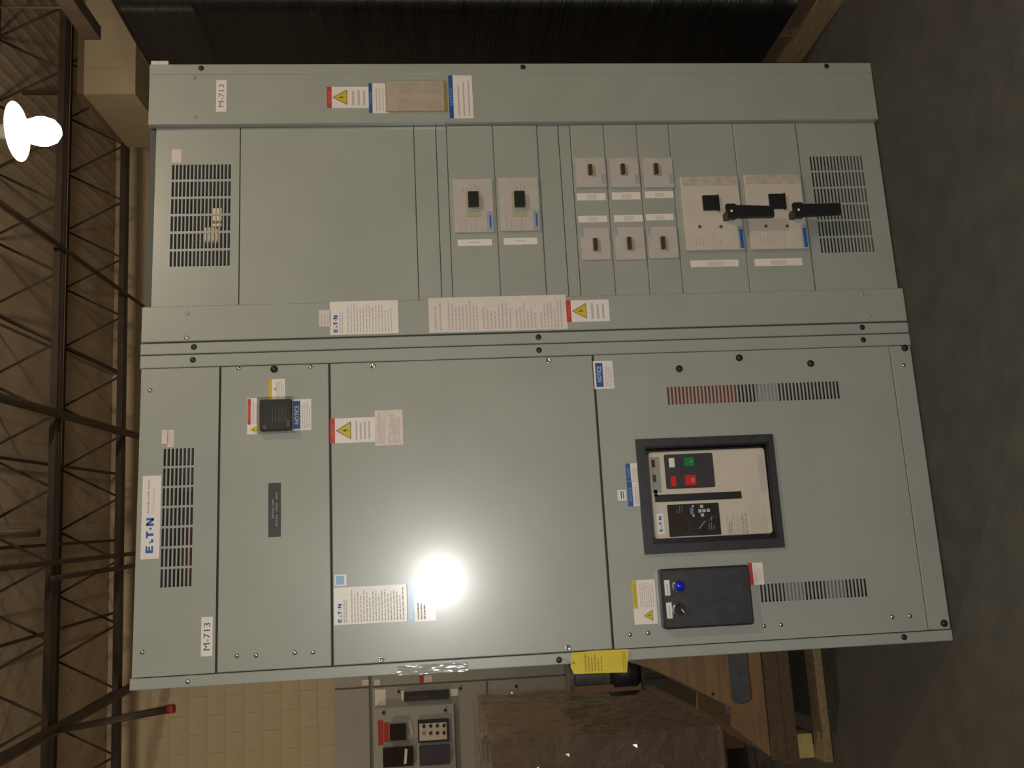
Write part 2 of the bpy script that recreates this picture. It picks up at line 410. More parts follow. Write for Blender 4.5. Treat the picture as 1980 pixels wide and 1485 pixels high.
# plugs and screws
for p in ((373, 696), (1042, 677), (1669, 657), (1748, 1232), (1081, 1276)): at(*p, plugm, 'hole_plug', S1)
for p in ((530, 714), (1313, 713), (1429, 692), (1567, 703), (1749, 673), (1825, 1205)): at(*p, plugb, 'hole_plug', S1, -.002)
for p in ((458, 1268), (495, 1267), (570, 1262), (605, 1261), (290, 755), (275, 1261), (461, 712), (600, 709),
          (1218, 1227), (1253, 1224), (1477, 1210), (1510, 1208), (1725, 1193), (1759, 1191), (1747, 706)): at(*p, scrm, 'screw', S1, -.002)
for p in ((737, 1275), (1098, 1253), (721, 708), (1060, 697)): at(*p, scrb, 'screw', S1, -.002)
at(363, 1318, scrm, 'screw', S1)
YP = -.002     # panel front
# --- labels on the main section
r = R(274, 920, 310, 1081, YP); L = sticker(r, S1, WHITE, Y=YP, label='white maker label with blue logo')
eaton(sub(r, .07, .26, .49, .66), YP-T, L)
text('Pow-R-Line\u00ae Xpert', *[(lambda q: (q[0], (q[2]+q[3])/2))(sub(r, .55, .28, .97, .42))][0], (r[3]-r[2])*.15, YP-T-.0002, INKD, L, 'LEFT', (r[1]-r[0])*.40)
text('Switchboard', *[(lambda q: (q[0], (q[2]+q[3])/2))(sub(r, .55, .52, .9, .68))][0], (r[3]-r[2])*.13, YP-T-.0002, INK, L, 'LEFT', (r[1]-r[0])*.29)
r = R(389, 1193, 411, 1269, YP); L = sticker(r, S1, WHITE2, Y=YP, label='white tag reading M-713')
text('M-713', (r[0]+r[1])/2, (r[2]+r[3])/2, (r[3]-r[2])*.58, YP-T-.0002, INKD, L, width=(r[1]-r[0])*.70)
r = R(313, 831, 325, 858, YP); L = sticker(r, S1, PINKW, Y=YP); r2 = R(324, 831, 336, 864, YP); L2 = sticker(r2, S1, PINKW, Y=YP); lines(MB(), sub(r2, .1, .2, .9, .9), YP-T, 2).build('print', INK, L2)
# metering block on the blank panel
r = R(478, 770, 498, 840, YP); L = sticker(r, S1, WHITE, Y=YP)
MB().plate(sub(r, .27, .04, .98, .34), YP-T-.0003, YP-T).build('warning_bar', REDL, L); q = sub(r, .42, .10, .82, .28); text('DANGER', (q[0]+q[1])/2, (q[2]+q[3])/2, q[3]-q[2], YP-T-.0006, REDT, L, width=q[1]-q[0])
tri(sub(r, .02, .22, .24, .92), YP-T, L, False); lines(MB(), sub(r, .28, .42, .98, .96), YP-T, 4).build('print', INK, L)
r = R(519, 733, 551, 773, YP); L = sticker(r, S1, WHITE, Y=YP); MB().plate(sub(r, 0, 0, 1, .20), YP-T-.0003, YP-T).build('caution_bar', YELD, L)
lines(MB(), sub(r, .05, .45, .95, .95), YP-T, 5).build('print', INK, L); tri(sub(r, .40, .26, .62, .5), YP-T, L, False)
r = R(565, 772, 602, 832, YP); L = sticker(r, S1, WHITE, Y=YP); q = sub(r, .05, .06, .95, .42); MB().plate(q, YP-T-.0003, YP-T).build('notice_bar', BLUE, L)
q2 = sub(r, .2, .14, .8, .34); text('NOTICE', (q2[0]+q2[1])/2, (q2[2]+q2[3])/2, q2[3]-q2[2], YP-T-.0006, WHITE2, L, width=q2[1]-q2[0]); lines(MB(), sub(r, .06, .50, .94, .94), YP-T, 5).build('print', INK, L)
rm = R(502, 772, 564, 832, -.02); mt = MB().rbox(rm, -.022, YP, .004, .002).build('surge_meter', BLACK, S1, label='black square meter under a clear cover')
mq = MB(); lines(mq, sub(rm, .25, .35, .85, .85), -.0225, 5, .25, .5); mq.plate(sub(rm, .05, .12, .18, .2), -.0226, -.022); mq.plate(sub(rm, .1, .85, .3, .93), -.0226, -.022); mq.build('print', mat('meter_print', (.10, .10, .10), .5), mt)
rc = pad(rm, .006); cv = MB(); t_ = .0015
cv.box(rc[0], rc[1], -.030, -.0285, rc[2], rc[3]); cv.box(rc[0], rc[0]+t_, -.0285, YP, rc[2], rc[3]); cv.box(rc[1]-t_, rc[1], -.0285, YP, rc[2], rc[3]); cv.box(rc[0]+t_, rc[1]-t_, -.0285, YP, rc[2], rc[2]+t_); cv.box(rc[0]+t_, rc[1]-t_, -.0285, YP, rc[3]-t_, rc[3])
cv.build('clear_cover', CLEAR, mt)
r = R(519, 934, 543, 1038, YP); L = MB().plate(r, YP-.002, YP).build('nameplate', mat('nameplate_black', (.035, .035, .033), .45), S1, label='black engraved nameplate with two lines of faint lettering')
q = MB(); npy = YP-.002
for u0, u1, v in ((.34, .55, .36), (.58, .70, .36), (.20, .41, .66), (.47, .64, .66), (.70, .82, .66)):
    a = sub(r, u0, v-.07, u1, v+.07); k = 5
    for i in range(k): w = (a[1]-a[0])/k; q.box(a[0]+w*i, a[0]+w*(i+.72), npy-.0003, npy, a[2], a[3])
q.build('print', mat('nameplate_print', (.24, .24, .22), .5), L)
# door labels
def danger_tall(r, root, Y, nl=4):
    L = sticker(r, root, WHITE, Y=Y); MB().plate(sub(r, 0, 0, 1, .11), Y-T-.0003, Y-T).build('warning_bar', REDL, L)
    q = sub(r, .22, .03, .78, .085); text('DANGER', (q[0]+q[1])/2, (q[2]+q[3])/2, q[3]-q[2], Y-T-.0006, REDT, L, width=q[1]-q[0])
    tri(sub(r, .16, .14, .84, .46), Y-T, L); lines(MB(), sub(r, .12, .54, .88, .92), Y-T, nl, .4, .15, False).build('print', INK, L); return L
danger_tall(R(638, 808, 725, 856, YP), S1, YP)
r = R(725, 793, 779, 861, YP); L = sticker(r, S1, PINKW, Y=YP); q = lines(MB(), sub(r, .06, .06, .94, .36), YP-T, 6); lines(q, sub(r, .06, .48, .94, .90), YP-T, 8); q.build('print', INK, L)
r = R(646, 1133, 788, 1205, YP); L = sticker(r, S1, WHITE2, Y=YP, label='tall white data label with blue logo, on the big door')
eaton(sub(r, .06, .05, .56, .10), YP-T, L); q = lines(MB(), sub(r, .05, .12, .70, .18), YP-T, 2, .5, .1); lines(q, sub(r, .05, .22, .95, .96), YP-T, 18, .34, .3); q.build('print', INK, L)
r = R(647, 1111, 670, 1133, YP); L = sticker(r, S1, WHITE2, Y=YP); MB().plate(sub(r, .12, .12, .88, .8), YP-T-.0003, YP-T).build('printed_square', BLUEP, L)
r = R(787, 1121, 801, 1203, YP); L = sticker(r, S1, BLUEP, Y=YP, label='pale blue strip label'); text('EATON', sub(r, .07, 0, 1, 1)[0], (r[2]+r[3])/2, (r[3]-r[2])*.45, YP-T-.0003, WHITE2, L, 'LEFT', (r[1]-r[0])*.24)
r = R(801, 1121, 842, 1201, YP); L = sticker(r, S1, WHITE2, Y=YP); lines(MB(), sub(r, .05, .1, .5, .55), YP-T, 3).build('print', INK, L)
# breaker door labels
r = R(1148, 698, 1186, 752, YP); L = sticker(r, S1, WHITE, Y=YP); MB().plate(sub(r, .07, .10, .93, .47), YP-T-.0003, YP-T).build('notice_bar', BLUE, L)
q2 = sub(r, .25, .18, .8, .38); text('NOTICE', (q2[0]+q2[1])/2, (q2[2]+q2[3])/2, q2[3]-q2[2], YP-T-.0006, WHITE2, L, width=q2[1]-q2[0]); lines(MB(), sub(r, .08, .55, .92, .95), YP-T, 5).build('print', INK, L)
for a in ((1210, 896, 1234, 930), (1213, 931, 1240, 979)):
    r = R(*a, YP); L = sticker(r, S1, WHITE, Y=YP); MB().plate(sub(r, 0, 0, 1, .38), YP-T-.0003, YP-T).build('notice_bar', BLUE, L)
    q2 = sub(r, .2, .1, .75, .3); text('NOTICE', (q2[0]+q2[1])/2, (q2[2]+q2[3])/2, q2[3]-q2[2], YP-T-.0006, BLUEP, L, width=q2[1]-q2[0]); lines(MB(), sub(r, .06, .5, .94, .95), YP-T, 3).build('print', INK, L)
r = R(1194, 947, 1211, 968, YP); L = sticker(r, S1, WHITE, Y=YP); lines(MB(), sub(r, .15, .3, .9, .8), YP-T, 2).build('print', INKD, L)
# --- main circuit breaker: frame ring + recess + face
bz = R(1237, 844, 1506, 1066, -.01)
B = holed_panel(bz, -.014, YP, [brO]).build('main_breaker', DGREY, S1, label='main circuit breaker in a charcoal bezel with cream face')
rc_ = MB(); x0, x1, z0, z1 = brO; t_ = .004
rc_.box(x0, x0+t_, YP, .05, z0, z1); rc_.box(x1-t_, x1, YP, .05, z0, z1); rc_.box(x0+t_, x1-t_, YP, .05, z0, z0+t_); rc_.box(x0+t_, x1-t_, YP, .05, z1-t_, z1); rc_.box(x0, x1, .05, .054, z0, z1)
rc_.build('recess', BLACK, B)
YB = .012
fr = R(1260, 869.5, 1487, 1037, YB); MB().rbox(fr, YB, .05, .009, .002).build('faceplate', BEIGE2, B, label='cream breaker faceplate')
def BR(x0, y0, x1, y1): return R(x0, y0, x1, y1, YB)
bp = BR(1285.7, 877.3, 1380, 944); MB().rbox(bp, YB-.003, YB+.001, .005, .001).build('button_panel', DGREY, B)
for nm, a, M, s in (('indicator_flag', (1292.5, 886, 1303.4, 904.3), WHB, ''), ('close_button', (1321.8, 884.5, 1341, 902.3), GREENB, 'I'), ('indicator_flag', (1296, 921.4, 1306.8, 941), REDB, ''), ('open_button', (1324, 918.6, 1345, 939), REDB, 'O')):
    q = BR(*a); MB().rbox(q, YB-.008, YB-.003, .0015, .001).build(nm, M, B)
    if s: text(s, (q[0]+q[1])/2, q[2]+(q[3]-q[2])*.32, (q[3]-q[2])*.34, YB-.0083, mat('pale_button_print', (.6, .45, .42), .5), B)
q = MB().plate(BR(1266, 953.4, 1434, 967.7), YB-.001, YB+.002); q.plate(BR(1264.5, 947, 1271, 960), YB-.001, YB+.002); q.build('handle_slot', BLACK, B)
q = MB().plate(BR(1259, 884, 1277, 953), YB-.001, YB+.002); q.build('side_strip', mat('greenish_grey_strip', (.30, .30, .25), .5), B)
MB().plate(BR(1259.5, 889, 1266, 903.6), YB-.002, YB).build('indicator_window', mat('maroon_window', (.08, .008, .012), .4), B)
MB().rbox(BR(1262, 918, 1268.5, 932), YB-.002, YB, .0015).build('counter_window', DGREY, B)
tr = BR(1292, 974, 1391.7, 1036); MB().rbox(tr, YB-.004, YB+.001, .002, .001).build('trip_unit', mat('trip_unit_black', (.018, .018, .018), .35, var=.3, scale=40), B, label='black trip unit with keys and curve')
ks = MB()
for cx, cy in ((1355.6, 979.3), (1352.5, 988.2), (1360.3, 987.5), (1368.5, 986.8), (1357.3, 996.1)):
    ks.plate(BR(cx-3, cy-3, cx+3, cy+3), YB-.0055, YB-.004)
ks.plate(BR(1337, 977, 1340.5, 981), YB-.0055, YB-.004); ks.plate(BR(1338.5, 995, 1342, 999.5), YB-.0055, YB-.004)
ks.build('keypad', mat('key_grey', (.5, .49, .45), .4), B)
MB().plate(BR(1333.5, 982, 1340, 995), YB-.0048, YB-.004).build('key_strip', mat('key_blue', (.12, .17, .32), .4), B)
gl = MB(); gp = MB(); pts = [(1343, 1023), (1351.8, 1022.3), (1363.4, 1007.3), (1374.3, 1005.9), (1376.4, 999), (1384.5, 997.7)]
P3 = [(*face(a, b, YB-.0042),) for a, b in pts]
for (a, b), (c, d) in zip(P3, P3[1:]): gl.bar((a, YB-.0043, b), (c, YB-.0043, d), .0003, .0028)
lines(gp, BR(1368, 1008, 1382, 1024), YB-.004, 3, .3, .5); lines(gp, BR(1306, 976, 1320, 992), YB-.004, 3, .2, .6)
gl.build('trip_curve', mat('trip_print', (.26, .24, .21), .5), B); gp.build('print', MATS['trip_print'], B)
MB().plate(BR(1297, 982, 1328, 1030), YB-.0042, YB-.004).build('display_window', mat('display_brown', (.035, .026, .020), .2), B)
q = BR(1270, 993.6, 1284, 1033); lo = MB().rbox(q, YB-.0012, YB+.001, .003).build('logo_plate', WHITE2, B)
eaton(sub(q, .12, .30, .88, .72), YB-.0012, B)
q = lines(MB(), BR(1404, 976, 1416, 1034), YB, 3, .4, .6); lines(q, BR(1408, 984, 1432, 1030), YB, 7, .35, .5); lines(q, BR(1432, 976, 1446, 1032), YB, 2, .7, .6); lines(q, BR(1450, 970, 1482, 1032), YB, 9, .3, .5); q.build('print', mat('faceplate_print', (.43, .38, .33), .5), B)
MB().plate(BR(1467, 878, 1479, 952), YB-.0004, YB).build('clear_label', mat('pale_lilac_film', (.52, .47, .44), .3), B)
# --- control box
cb0 = R(1275.5, 1096, 1448.5, 1212, -.01)
K = MB().rbox(cb0, -.038, YP, .010, .006).build('control_box', DGREY, S1, label='charcoal control box with blue lamp and selector switch')
YK = -.038
def KR(*a): return R(*a, YK)
MB().rbox(KR(1291, 1105, 1436, 1204), YK-.0012, YK+.001, .006).build('front_plate', mat('control_plate', (.040, .041, .048), .4, var=.15, scale=40), K); YK -= .0012
for a in ((1285, 1121.5, 1295, 1151.5), (1289, 1165, 1299.5, 1196)):
    q = KR(*a); o = MB().plate(q, YK-.001, YK+.0012).build('legend_strip', WHITE2, K); lines(MB(), sub(q, .1, .25, .9, .8), YK-.001, 1, .6).build('print', INK, K)
for (cx, cy), M in (((1314, 1133), DBLUE), ((1315, 1178), BLACK)):
    x, z = face(cx, cy, YK-.015)
    MB().lathe((x, YK, z), [(.0185, 0), (.0185, .006), (.016, .010)], Vector((0, -1, 0)), 24).build('ring', CHROME, K, True)
    if M is DBLUE: MB().lathe((x, YK-.009, z), [(.0145, 0), (.0145, .008), (.012, .013), (.007, .0155), (.002, .0165)], Vector((0, -1, 0)), 24).build('pilot_lamp', M, K, True, label='blue pilot lamp lens')
    else:
        kn = MB().lathe((x, YK-.009, z), [(.0145, 0), (.0140, .010), (.0125, .012)], Vector((0, -1, 0)), 24); kn.bar((x-.010, YK-.026, z-.007), (x+.010, YK-.026, z+.007), .014, .008); kn.build('selector_knob', M, K)
        MB().bar((x-.009, YK-.0335, z-.0062), (x+.001, YK-.0335, z+.0007), .0008, .0025).build('pointer_mark', WHB, K)
r = R(1224, 1121, 1269, 1207, YP); L = sticker(r, S1, WHITE, Y=YP, label='white caution label beside the control box'); MB().plate(sub(r, .36, 0, 1, .2), YP-T-.0003, YP-T).build('caution_bar', YEL, L)
q = sub(r, .45, .04, .92, .15); text('CAUTION', (q[0]+q[1])/2, (q[2]+q[3])/2, q[3]-q[2], YP-T-.0006, YTAGP, L, width=q[1]-q[0]); lines(MB(), sub(r, .38, .28, .97, .92), YP-T, 7, .35).build('print', INK, L); tri(sub(r, .07, .42, .31, .80), YP-T, L)
r = R(1446, 1088, 1476, 1131, YP); L = sticker(r, S1, WHITE, Y=YP); MB().plate(sub(r, 0, 0, 1, .32), YP-T-.0003, YP-T).build('warning_bar', REDL, L); lines(MB(), sub(r, .1, .42, .9, .92), YP-T, 6, .35).build('print', INK, L)

# ================================================================== DISTRIBUTION SECTION (right cabinet)
S2 = thing('switchboard_section', 'grey-green metal switchboard section with a recessed column of moulded-case breakers', 'switchboard', ((W1+W2)/2, .4, 0))
cabinet(S2, W1, W2, 0)
XA = face(1000, 643)[0]; XB = face(1000, 576)[0]; XC = face(1000, 236)[0]; XD = face(1000, 142.5)[0]
MB().cbox(W1+.0015, XA-G*.7, 0, .03, 0, H, .002).build('post', PAINT, S2)
MB().cbox(XD+G*.3, W2, 0, .03, 0, H, .002).build('post', PAINT, S2)
MB().cbox(XA+G*.7, XB, -.003, .022, .002, H-.002, .0018).build('side_trim', PAINT, S2)
MB().cbox(XC, XD-G*.3, -.003, .022, .002, H-.002, .0018).build('side_trim', PAINT, S2)
v2 = R(329, 316, 446.5, 517, .02); v3 = R(1575, 300, 1680, 490, .02)
so = holed_panel((XA-G, XD+G, .006, H-.012), .028, .034, [pad(v2, .008), pad(v3, .008)]).build('seam_backing', GAP, S2)
YC = .020; gx = .002
def zrow(px): return face(px, 400, YC)[1]
zz = dict(t=zrow(298), a=zrow(463.5), b=zrow(804.5), c=zrow(848), d=zrow(869), e=zrow(960), f=zrow(1047), g=zrow(1089), h=zrow(1112), i=zrow(1178), j=zrow(1243), k=zrow(1306), l=zrow(1433), m=zrow(1557), n=.006)
cx0, cx1 = XB+.001, XC-.001
g_ = .0017
MB().box(cx0-.01, cx1+.01, .024, .034, zz['t']+.002, H-.001).build('top_rail', mat('shaded_rail', (.05, .055, .05), .5), S2)  # rail colour darkened to stand for shade in the recess
holed_panel((cx0, cx1, zz['a']+g_, zz['t']), YC, YC+.0025, slots(v2, 6, 16, .86, .64)).build('vent_panel', PAINT, S2)
for a, b, nm in (('b', 'a', 'blank_panel'), ('c', 'b', 'filler_strip'), ('d', 'c', 'filler_strip'), ('g', 'f', 'filler_strip'), ('h', 'g', 'filler_strip')):
    MB().cbox(cx0, cx1, YC, YC+.008, zz[a]+g_*.6, zz[b]-g_*.6, .0012).build(nm, PAINT, S2)
for a, b in (('e', 'd'), ('f', 'e'), ('i', 'h'), ('j', 'i'), ('k', 'j'), ('l', 'k'), ('m', 'l')):
    MB().cbox(cx0, cx1, YC-.004, YC+.008, zz[a]+.0006, zz[b]-.0006, .0030).build('breaker_cover', PAINT, S2)
holed_panel((cx0, cx1, zz['n'], zz['m']-g_), YC, YC+.0025, slots(v3, 6, 16, .88, .52)).build('vent_panel', PAINT, S2)
q = R(395, 395, 430, 470, .06); MB().box(q[0], q[0]+.05, .06, .07, q[2]+.01, q[3]).build('busbar', mat('tinned_busbar', (.55, .45, .36), .35, metal=.6), S2)
q = R(412, 405, 430, 440, .06); MB().box(q[0], q[1], .05, .055, q[2], q[3]).build('busbar', MATS['tinned_busbar'], S2)
# plugs, screws, tag on the corner
for p in ((389, 132), (1011, 130), (1598, 128), (375, 671), (1041, 652), (1667, 633)): at(*p, plugm, 'hole_plug', S2)
for p in ((378, 226), (375, 150), (1617, 212), (362, 606), (362, 653), (1667, 570), (1680, 611)): at(*p, scrp, 'screw', S2, -.003)
at(360, 653, scrm, 'screw', S2, -.003)
MB().box(W2, W2+.012, .002, .012, H-.055, H-.004).build('corner_label', PINKW, S2, label='pinkish white paper scrap at the top corner')
YT = -.003
# right trim labels
r = R(418, 155, 438, 216, YT); L = sticker(r, S2, WHITE, Y=YT, label='white tag reading M-713'); text('M-713', (r[0]+r[1])/2, (r[2]+r[3])/2, (r[3]-r[2])*.52, YT-T-.0002, mat('tag_grey_print', (.20, .19, .19), .5), L, width=(r[1]-r[0])*.72)
danger_tall(R(632, 168, 716, 209, YT), S2, YT, 3)
def notice(r, root, Y, bar=.16, nl=4, w=(.3, .7)):
    L = sticker(r, root, WHITE, Y=Y); MB().plate(sub(r, 0, 0, 1, bar), Y-T-.0003, Y-T).build('notice_bar', BLUE, L)
    q = sub(r, w[0], bar*.2, w[1], bar*.8); text('NOTICE', (q[0]+q[1])/2, (q[2]+q[3])/2, q[3]-q[2], Y-T-.0006, BLUEP, L, width=q[1]-q[0])
    lines(MB(), sub(r, .06, bar+.12, .94, .94), Y-T, nl, .3, .2, False).build('print', INK, L); return L
notice(R(713, 161, 752, 219, YT), S2, YT, .18)
notice(R(868, 146, 914, 229, YT), S2, YT, .18, 3)
r = R(746, 157, 863, 216, YT-.004); D_ = MB().plate(r, YT-.004, YT).build('document_pocket', AMBER, S2, label='aged document in a clear plastic pocket')
q = sub(r, .03, .01, 1.0, .955); MB().plate(q, YT-.005, YT-.004).build('paper', PAPER, D_)
o = MB(); lines(o, sub(r, .1, .2, .45, .92), YT-.005, 22, .35, .1, False); lines(o, sub(r, .55, .2, .95, .92), YT-.005, 22, .35, .1, False); o.build('print', mat('brown_print', (.42, .33, .27), .6), D_)
pk = MB(); pk.plate(pad(r, .003), YT-.0075, YT-.0063); pk.build('clear_sleeve', CLEAR, D_)
# left trim labels
r = R(638, 582, 770, 646, YT); L = sticker(r, S2, WHITE, Y=YT, label='white data label with blue logo, on the trim strip')
q = sub(r, .07, .05, .58, .11); eaton(q, YT-T, L); o = lines(MB(), sub(r, .05, .13, .75, .20), YT-T, 2, .4, .1); lines(o, sub(r, .05, .24, .95, .92), YT-T, 15, .35, .3); o.build('print', INK, L)
r = R(617, 600, 639, 631, YT); L = sticker(r, S2, PINKW, Y=YT); lines(MB(), sub(r, .1, .1, .9, .9), YT-T, 3, .5, .4).build('print', INK, L)
r = R(829, 573, 1096, 640, YT); L = sticker(r, S2, mat('typed_sheet', (.70, .63, .59), .55, var=.04, scale=30), Y=YT, label='long white typed notice sheet, on the trim strip')
o = MB(); 
for v0, v1, n_, u in ((.03, .10, 2, .2), (.13, .36, 9, .3), (.38, .60, 8, .5), (.62, .78, 6, .55), (.80, .97, 7, .45)): lines(o, sub(r, .06, v0, 1-.25*u, v1), YT-T, n_, .4, u)
o.build('print', mat('light_print', (.50, .45, .43), .6), L)
danger_tall(R(1095, 580, 1178, 622, YT), S2, YT, 3)
r = R(332, 289, 351, 315, YC); L = sticker(r, S2, PINKW, Y=YC)
# breakers
YF = YC-.004
def br_two(px0, py0, px1, py1, hx0, hy0, hx1, hy1):
    d = .010; r = R(px0, py0, px1, py1, YF-d); b = MB().rbox(r, YF-d, YF, .003, .0015).build('circuit_breaker', BEIGE, S2, label='beige moulded-case breaker with black toggle'); Yb = YF-d
    hh = R(hx0, hy0, hx1, hy1, Yb)
    MB().plate((hh[0]-.028, hh[1]+.006, hh[2]-.007, hh[3]+.007), Yb-.0015, Yb).build('toggle_surround', TAN, b)
    MB().plate((hh[0]-.013, hh[0], hh[2], hh[3]), Yb-.004, Yb-.0015).build('toggle_window', PALEB, b)
    x0, x1, z0, z1 = hh
    MB().prism([(x0, z0), (x1, z0), (x1, z1), (x0, z1)], Yb-.020, Yb-.0015).build('toggle', BLACK, b)
    MB().plate(sub(r, .01, .82, .38, .985), Yb-.0005, Yb).build('rating_plate', PALEB, b)
    MB().plate(sub(r, .08, .885, .31, .925), Yb-.001, Yb-.0005).build('logo_stripe', LOGO, b)
    o = MB(); lines(o, sub(r, .74, .22, .92, .7), Yb, 5, .25, .7); lines(o, sub(r, .06, .1, .3, .6), Yb, 4, .15, .6); o.build('print', mat('breaker_print', (.38, .33, .28), .6), b)
br_two(877, 345, 954, 449, 905, 375, 925, 402); br_two(965, 342, 1043, 446, 994, 374, 1014, 402)
def br_small(px0, py0, px1, py1, hx0, hy0, hx1, hy1, flip):
    d = .008; r = R(px0, py0, px1, py1, YF-d); b = MB().rbox(r, YF-d, YF, .003, .0015).build('circuit_breaker', BEIGE, S2, label='small beige breaker'); Yb = YF-d
    h = R(hx0, hy0, hx1, hy1, Yb); MB().plate((h[0]-.004, h[1]+.004, h[2]-.011, h[3]+.004), Yb-.0010, Yb).build('toggle_surround', TAN, b)
    MB().plate(h, Yb-.014, Yb-.001).build('toggle', mat('toggle_brown', (.045, .036, .02), .5), b)
    o = sub(r, .12, .84, .42, .985) if not flip else sub(r, .72, .015, .98, .12)
    MB().plate(o, Yb-.0005, Yb).build('rating_plate', PALEB, b)
    MB().plate(sub(r, .02, .05, .40, .82) if not flip else sub(r, .62, .14, .98, .95), Yb-.0006, Yb).build('paper_label_or_glare', mat('faded_label', (.50, .46, .44), .55), b)
for a in ((1113, 304, 1172, 362, 1137, 321, 1144, 339, 0), (1180, 304, 1236, 362, 1200, 320, 1207, 338, 0), (1244, 304, 1302, 362, 1264, 319, 1271, 338, 0),
          (1123, 440, 1180, 502, 1147, 463, 1154, 485, 1), (1189, 438, 1247, 502, 1212.5, 461, 1219.5, 483, 1), (1253, 437, 1311, 499, 1277.5, 460, 1284.5, 482, 1)): br_small(*a)
def br_big(px0, py0, px1, py1, dx, dy, lever_tilt):
    d = .016; r = R(px0, py0, px1, py1, YF-d); b = MB().rbox(r, YF-d, YF, .004, .002).build('circuit_breaker', BEIGE2, S2, label='large beige breaker with black extension lever'); Yb = YF-d
    MB().plate(sub(r, .865, .03, .99, .97), Yb-.0015, Yb).build('terminal_cover', mat('terminal_beige', (.48, .43, .34), .5, var=.15, scale=50), b)
    h = R(1358+dx, 380+dy, 1385+dx, 408+dy, Yb); MB().plate(pad(h, .008), Yb-.002, Yb).build('toggle_surround', BEIGE2, b)
    tg = MB(); tg.plate(h, Yb-.010, Yb-.002); tg.plate((h[0]-.003, h[1], h[2]-.006, h[2]), Yb-.014, Yb-.002); tg.build('toggle', BLACK, b)
    for sx in (1353, 1394):
        x, z = face(sx+dx, 438.5+dy*.4, Yb); MB().lathe((x, Yb, z), [(.0055, 0), (.005, .0015), (.003, .002)], Vector((0, -1, 0)), 12).build('screw', mat('dull_screw', (.16, .13, .08), .5, metal=.5), b)
    MB().plate(sub(r, .01, .90, .31, .99), Yb-.0005, Yb).build('rating_plate', PALEB, b)
    w = r[1]-r[0]; q = sub(r, 0, .72, 1, .97); MB().plate((r[0]+w*.015, r[0]+w*.265, r[2]+(r[3]-r[2])*.02, r[2]+(r[3]-r[2])*.075), Yb-.001, Yb-.0005).build('logo_stripe', LOGO, b)
    o = lines(MB(), sub(r, .06, .15, .24, .62), Yb, 8, .12, .5); o.build('print', MATS['breaker_print'], b)
    # lever standing off the breaker, pointing down
    Yl = -.045; p0 = face(1404+dx*1.01, 411+dy*.8, Yl); p1 = face(1494+dx*1.01, 408+dy*.8+lever_tilt, Yl)
    hd = face(1402+dx*1.01, 411, Yl)
    lv = MB(); hw = .024
    lv.prism([(p0[0]-hw, p0[1]), (p0[0]-hw, p0[1]-.026), (p0[0]-.019, p0[1]-.030), (p1[0]-.017, p1[1]), (p1[0]+.017, p1[1]), (p0[0]+.019, p0[1]-.030), (p0[0]+hw, p0[1]-.026), (p0[0]+hw, p0[1])], Yl-.012, Yl+.004)
    lv.box(p0[0]-.010, p0[0]+.010, Yl+.004, Yb, p0[1]-.022, p0[1]-.004)
    lv.build('lever', BLACK, b, label='black handle extension lever')
    MB().cyl((p0[0], Yl-.0128, p0[1]-.013), (p0[0], Yl-.012, p0[1]-.013), .004, n=12).build('rivet', WHB, b)
br_big(1321, 340, 1434, 483, 0, 0, 3); br_big(1445, 336, 1556, 481, 128, -3, 0)
for i, a in enumerate(((885, 463, 951, 475.5), (974, 460, 1039, 473), (1115, 374, 1171, 387.5), (1183, 372, 1238, 386), (1247, 370, 1302, 383), (1118, 417.5, 1174, 430), (1187, 416, 1243, 429), (1249, 414, 1302, 426), (1335, 503, 1428, 516), (1459, 500, 1551, 514))):
    r = R(*a, YF); L = MB().plate(r, YF-.0012, YF).build('circuit_label', WHITE, S2); lines(MB(), sub(r, .12, .3, .9, .72) if i > 1 else sub(r, .42, .3, .68, .7), YF-.0012, 1, .8, .2).build('print', mat('pale_red_print', (.68, .57, .53), .6), L)

tp_ = bmesh.new(); ra = R(768, 1284, 905, 1302); nu, nv = 60, 10  # wavy paint-coloured glossy strip, added to make flash glints on the post
from mathutils import noise as _n
g = [[tp_.verts.new((ra[0]+(ra[1]-ra[0])*u/nv, -.0022-.0016*_n.noise(Vector((u*.5, v*.10, 3))), ra[2]+(ra[3]-ra[2])*v/nu)) for v in range(nu+1)] for u in range(nv+1)]
for u in range(nv):
    for v in range(nu): tp_.faces.new((g[u][v], g[u+1][v], g[u+1][v+1], g[u][v+1]))
bmesh.ops.recalc_face_normals(tp_, faces=tp_.faces)
for f_ in tp_.faces: f_.smooth = True
me = bpy.data.meshes.new('glint_strip'); tp_.to_mesh(me); tp_.free(); me.materials.append(mat('glint_strip', (.352, .372, .340), .12, spec=.6)); place('glint_strip', me, S1, label='crinkled glossy strip added for flash glints on the post')
# ================================================================== YELLOW TAG
tg = thing('hang_tag', 'yellow paper hang tag with clipped corners tied to the switchboard edge', 'tag', (*face(1160, 1280, -.012)[:1], -.012, face(1160, 1280, -.012)[1]))
pts = [(1104, 1262), (1160, 1257.5), (1215, 1255), (1214, 1278), (1212.5, 1300), (1160, 1301.5), (1110, 1303.5), (1103.5, 1290)]
po = [face(a, b, -.012) for a, b in pts]; hc = face(1109.5, 1281, -.012)
bmh = bmesh.new(); ring = [bmh.verts.new((x, -.012, z)) for x, z in po]
hr = [bmh.verts.new((hc[0]+.004*math.cos(2*math.pi*k/12), -.012, hc[1]+.004*math.sin(2*math.pi*k/12))) for k in range(12)]
es = [bmh.edges.new((ring[k], ring[(k+1) % len(ring)])) for k in range(len(ring))]+[bmh.edges.new((hr[k], hr[(k+1) % 12])) for k in range(12)]
bmesh.ops.triangle_fill(bmh, edges=es, use_beauty=True, normal=(0, -1, 0))
ex_ = bmesh.ops.extrude_face_region(bmh, geom=bmh.faces[:]); bmesh.ops.translate(bmh, vec=(0, .0006, 0), verts=[v for v in ex_['geom'] if isinstance(v, bmesh.types.BMVert)])
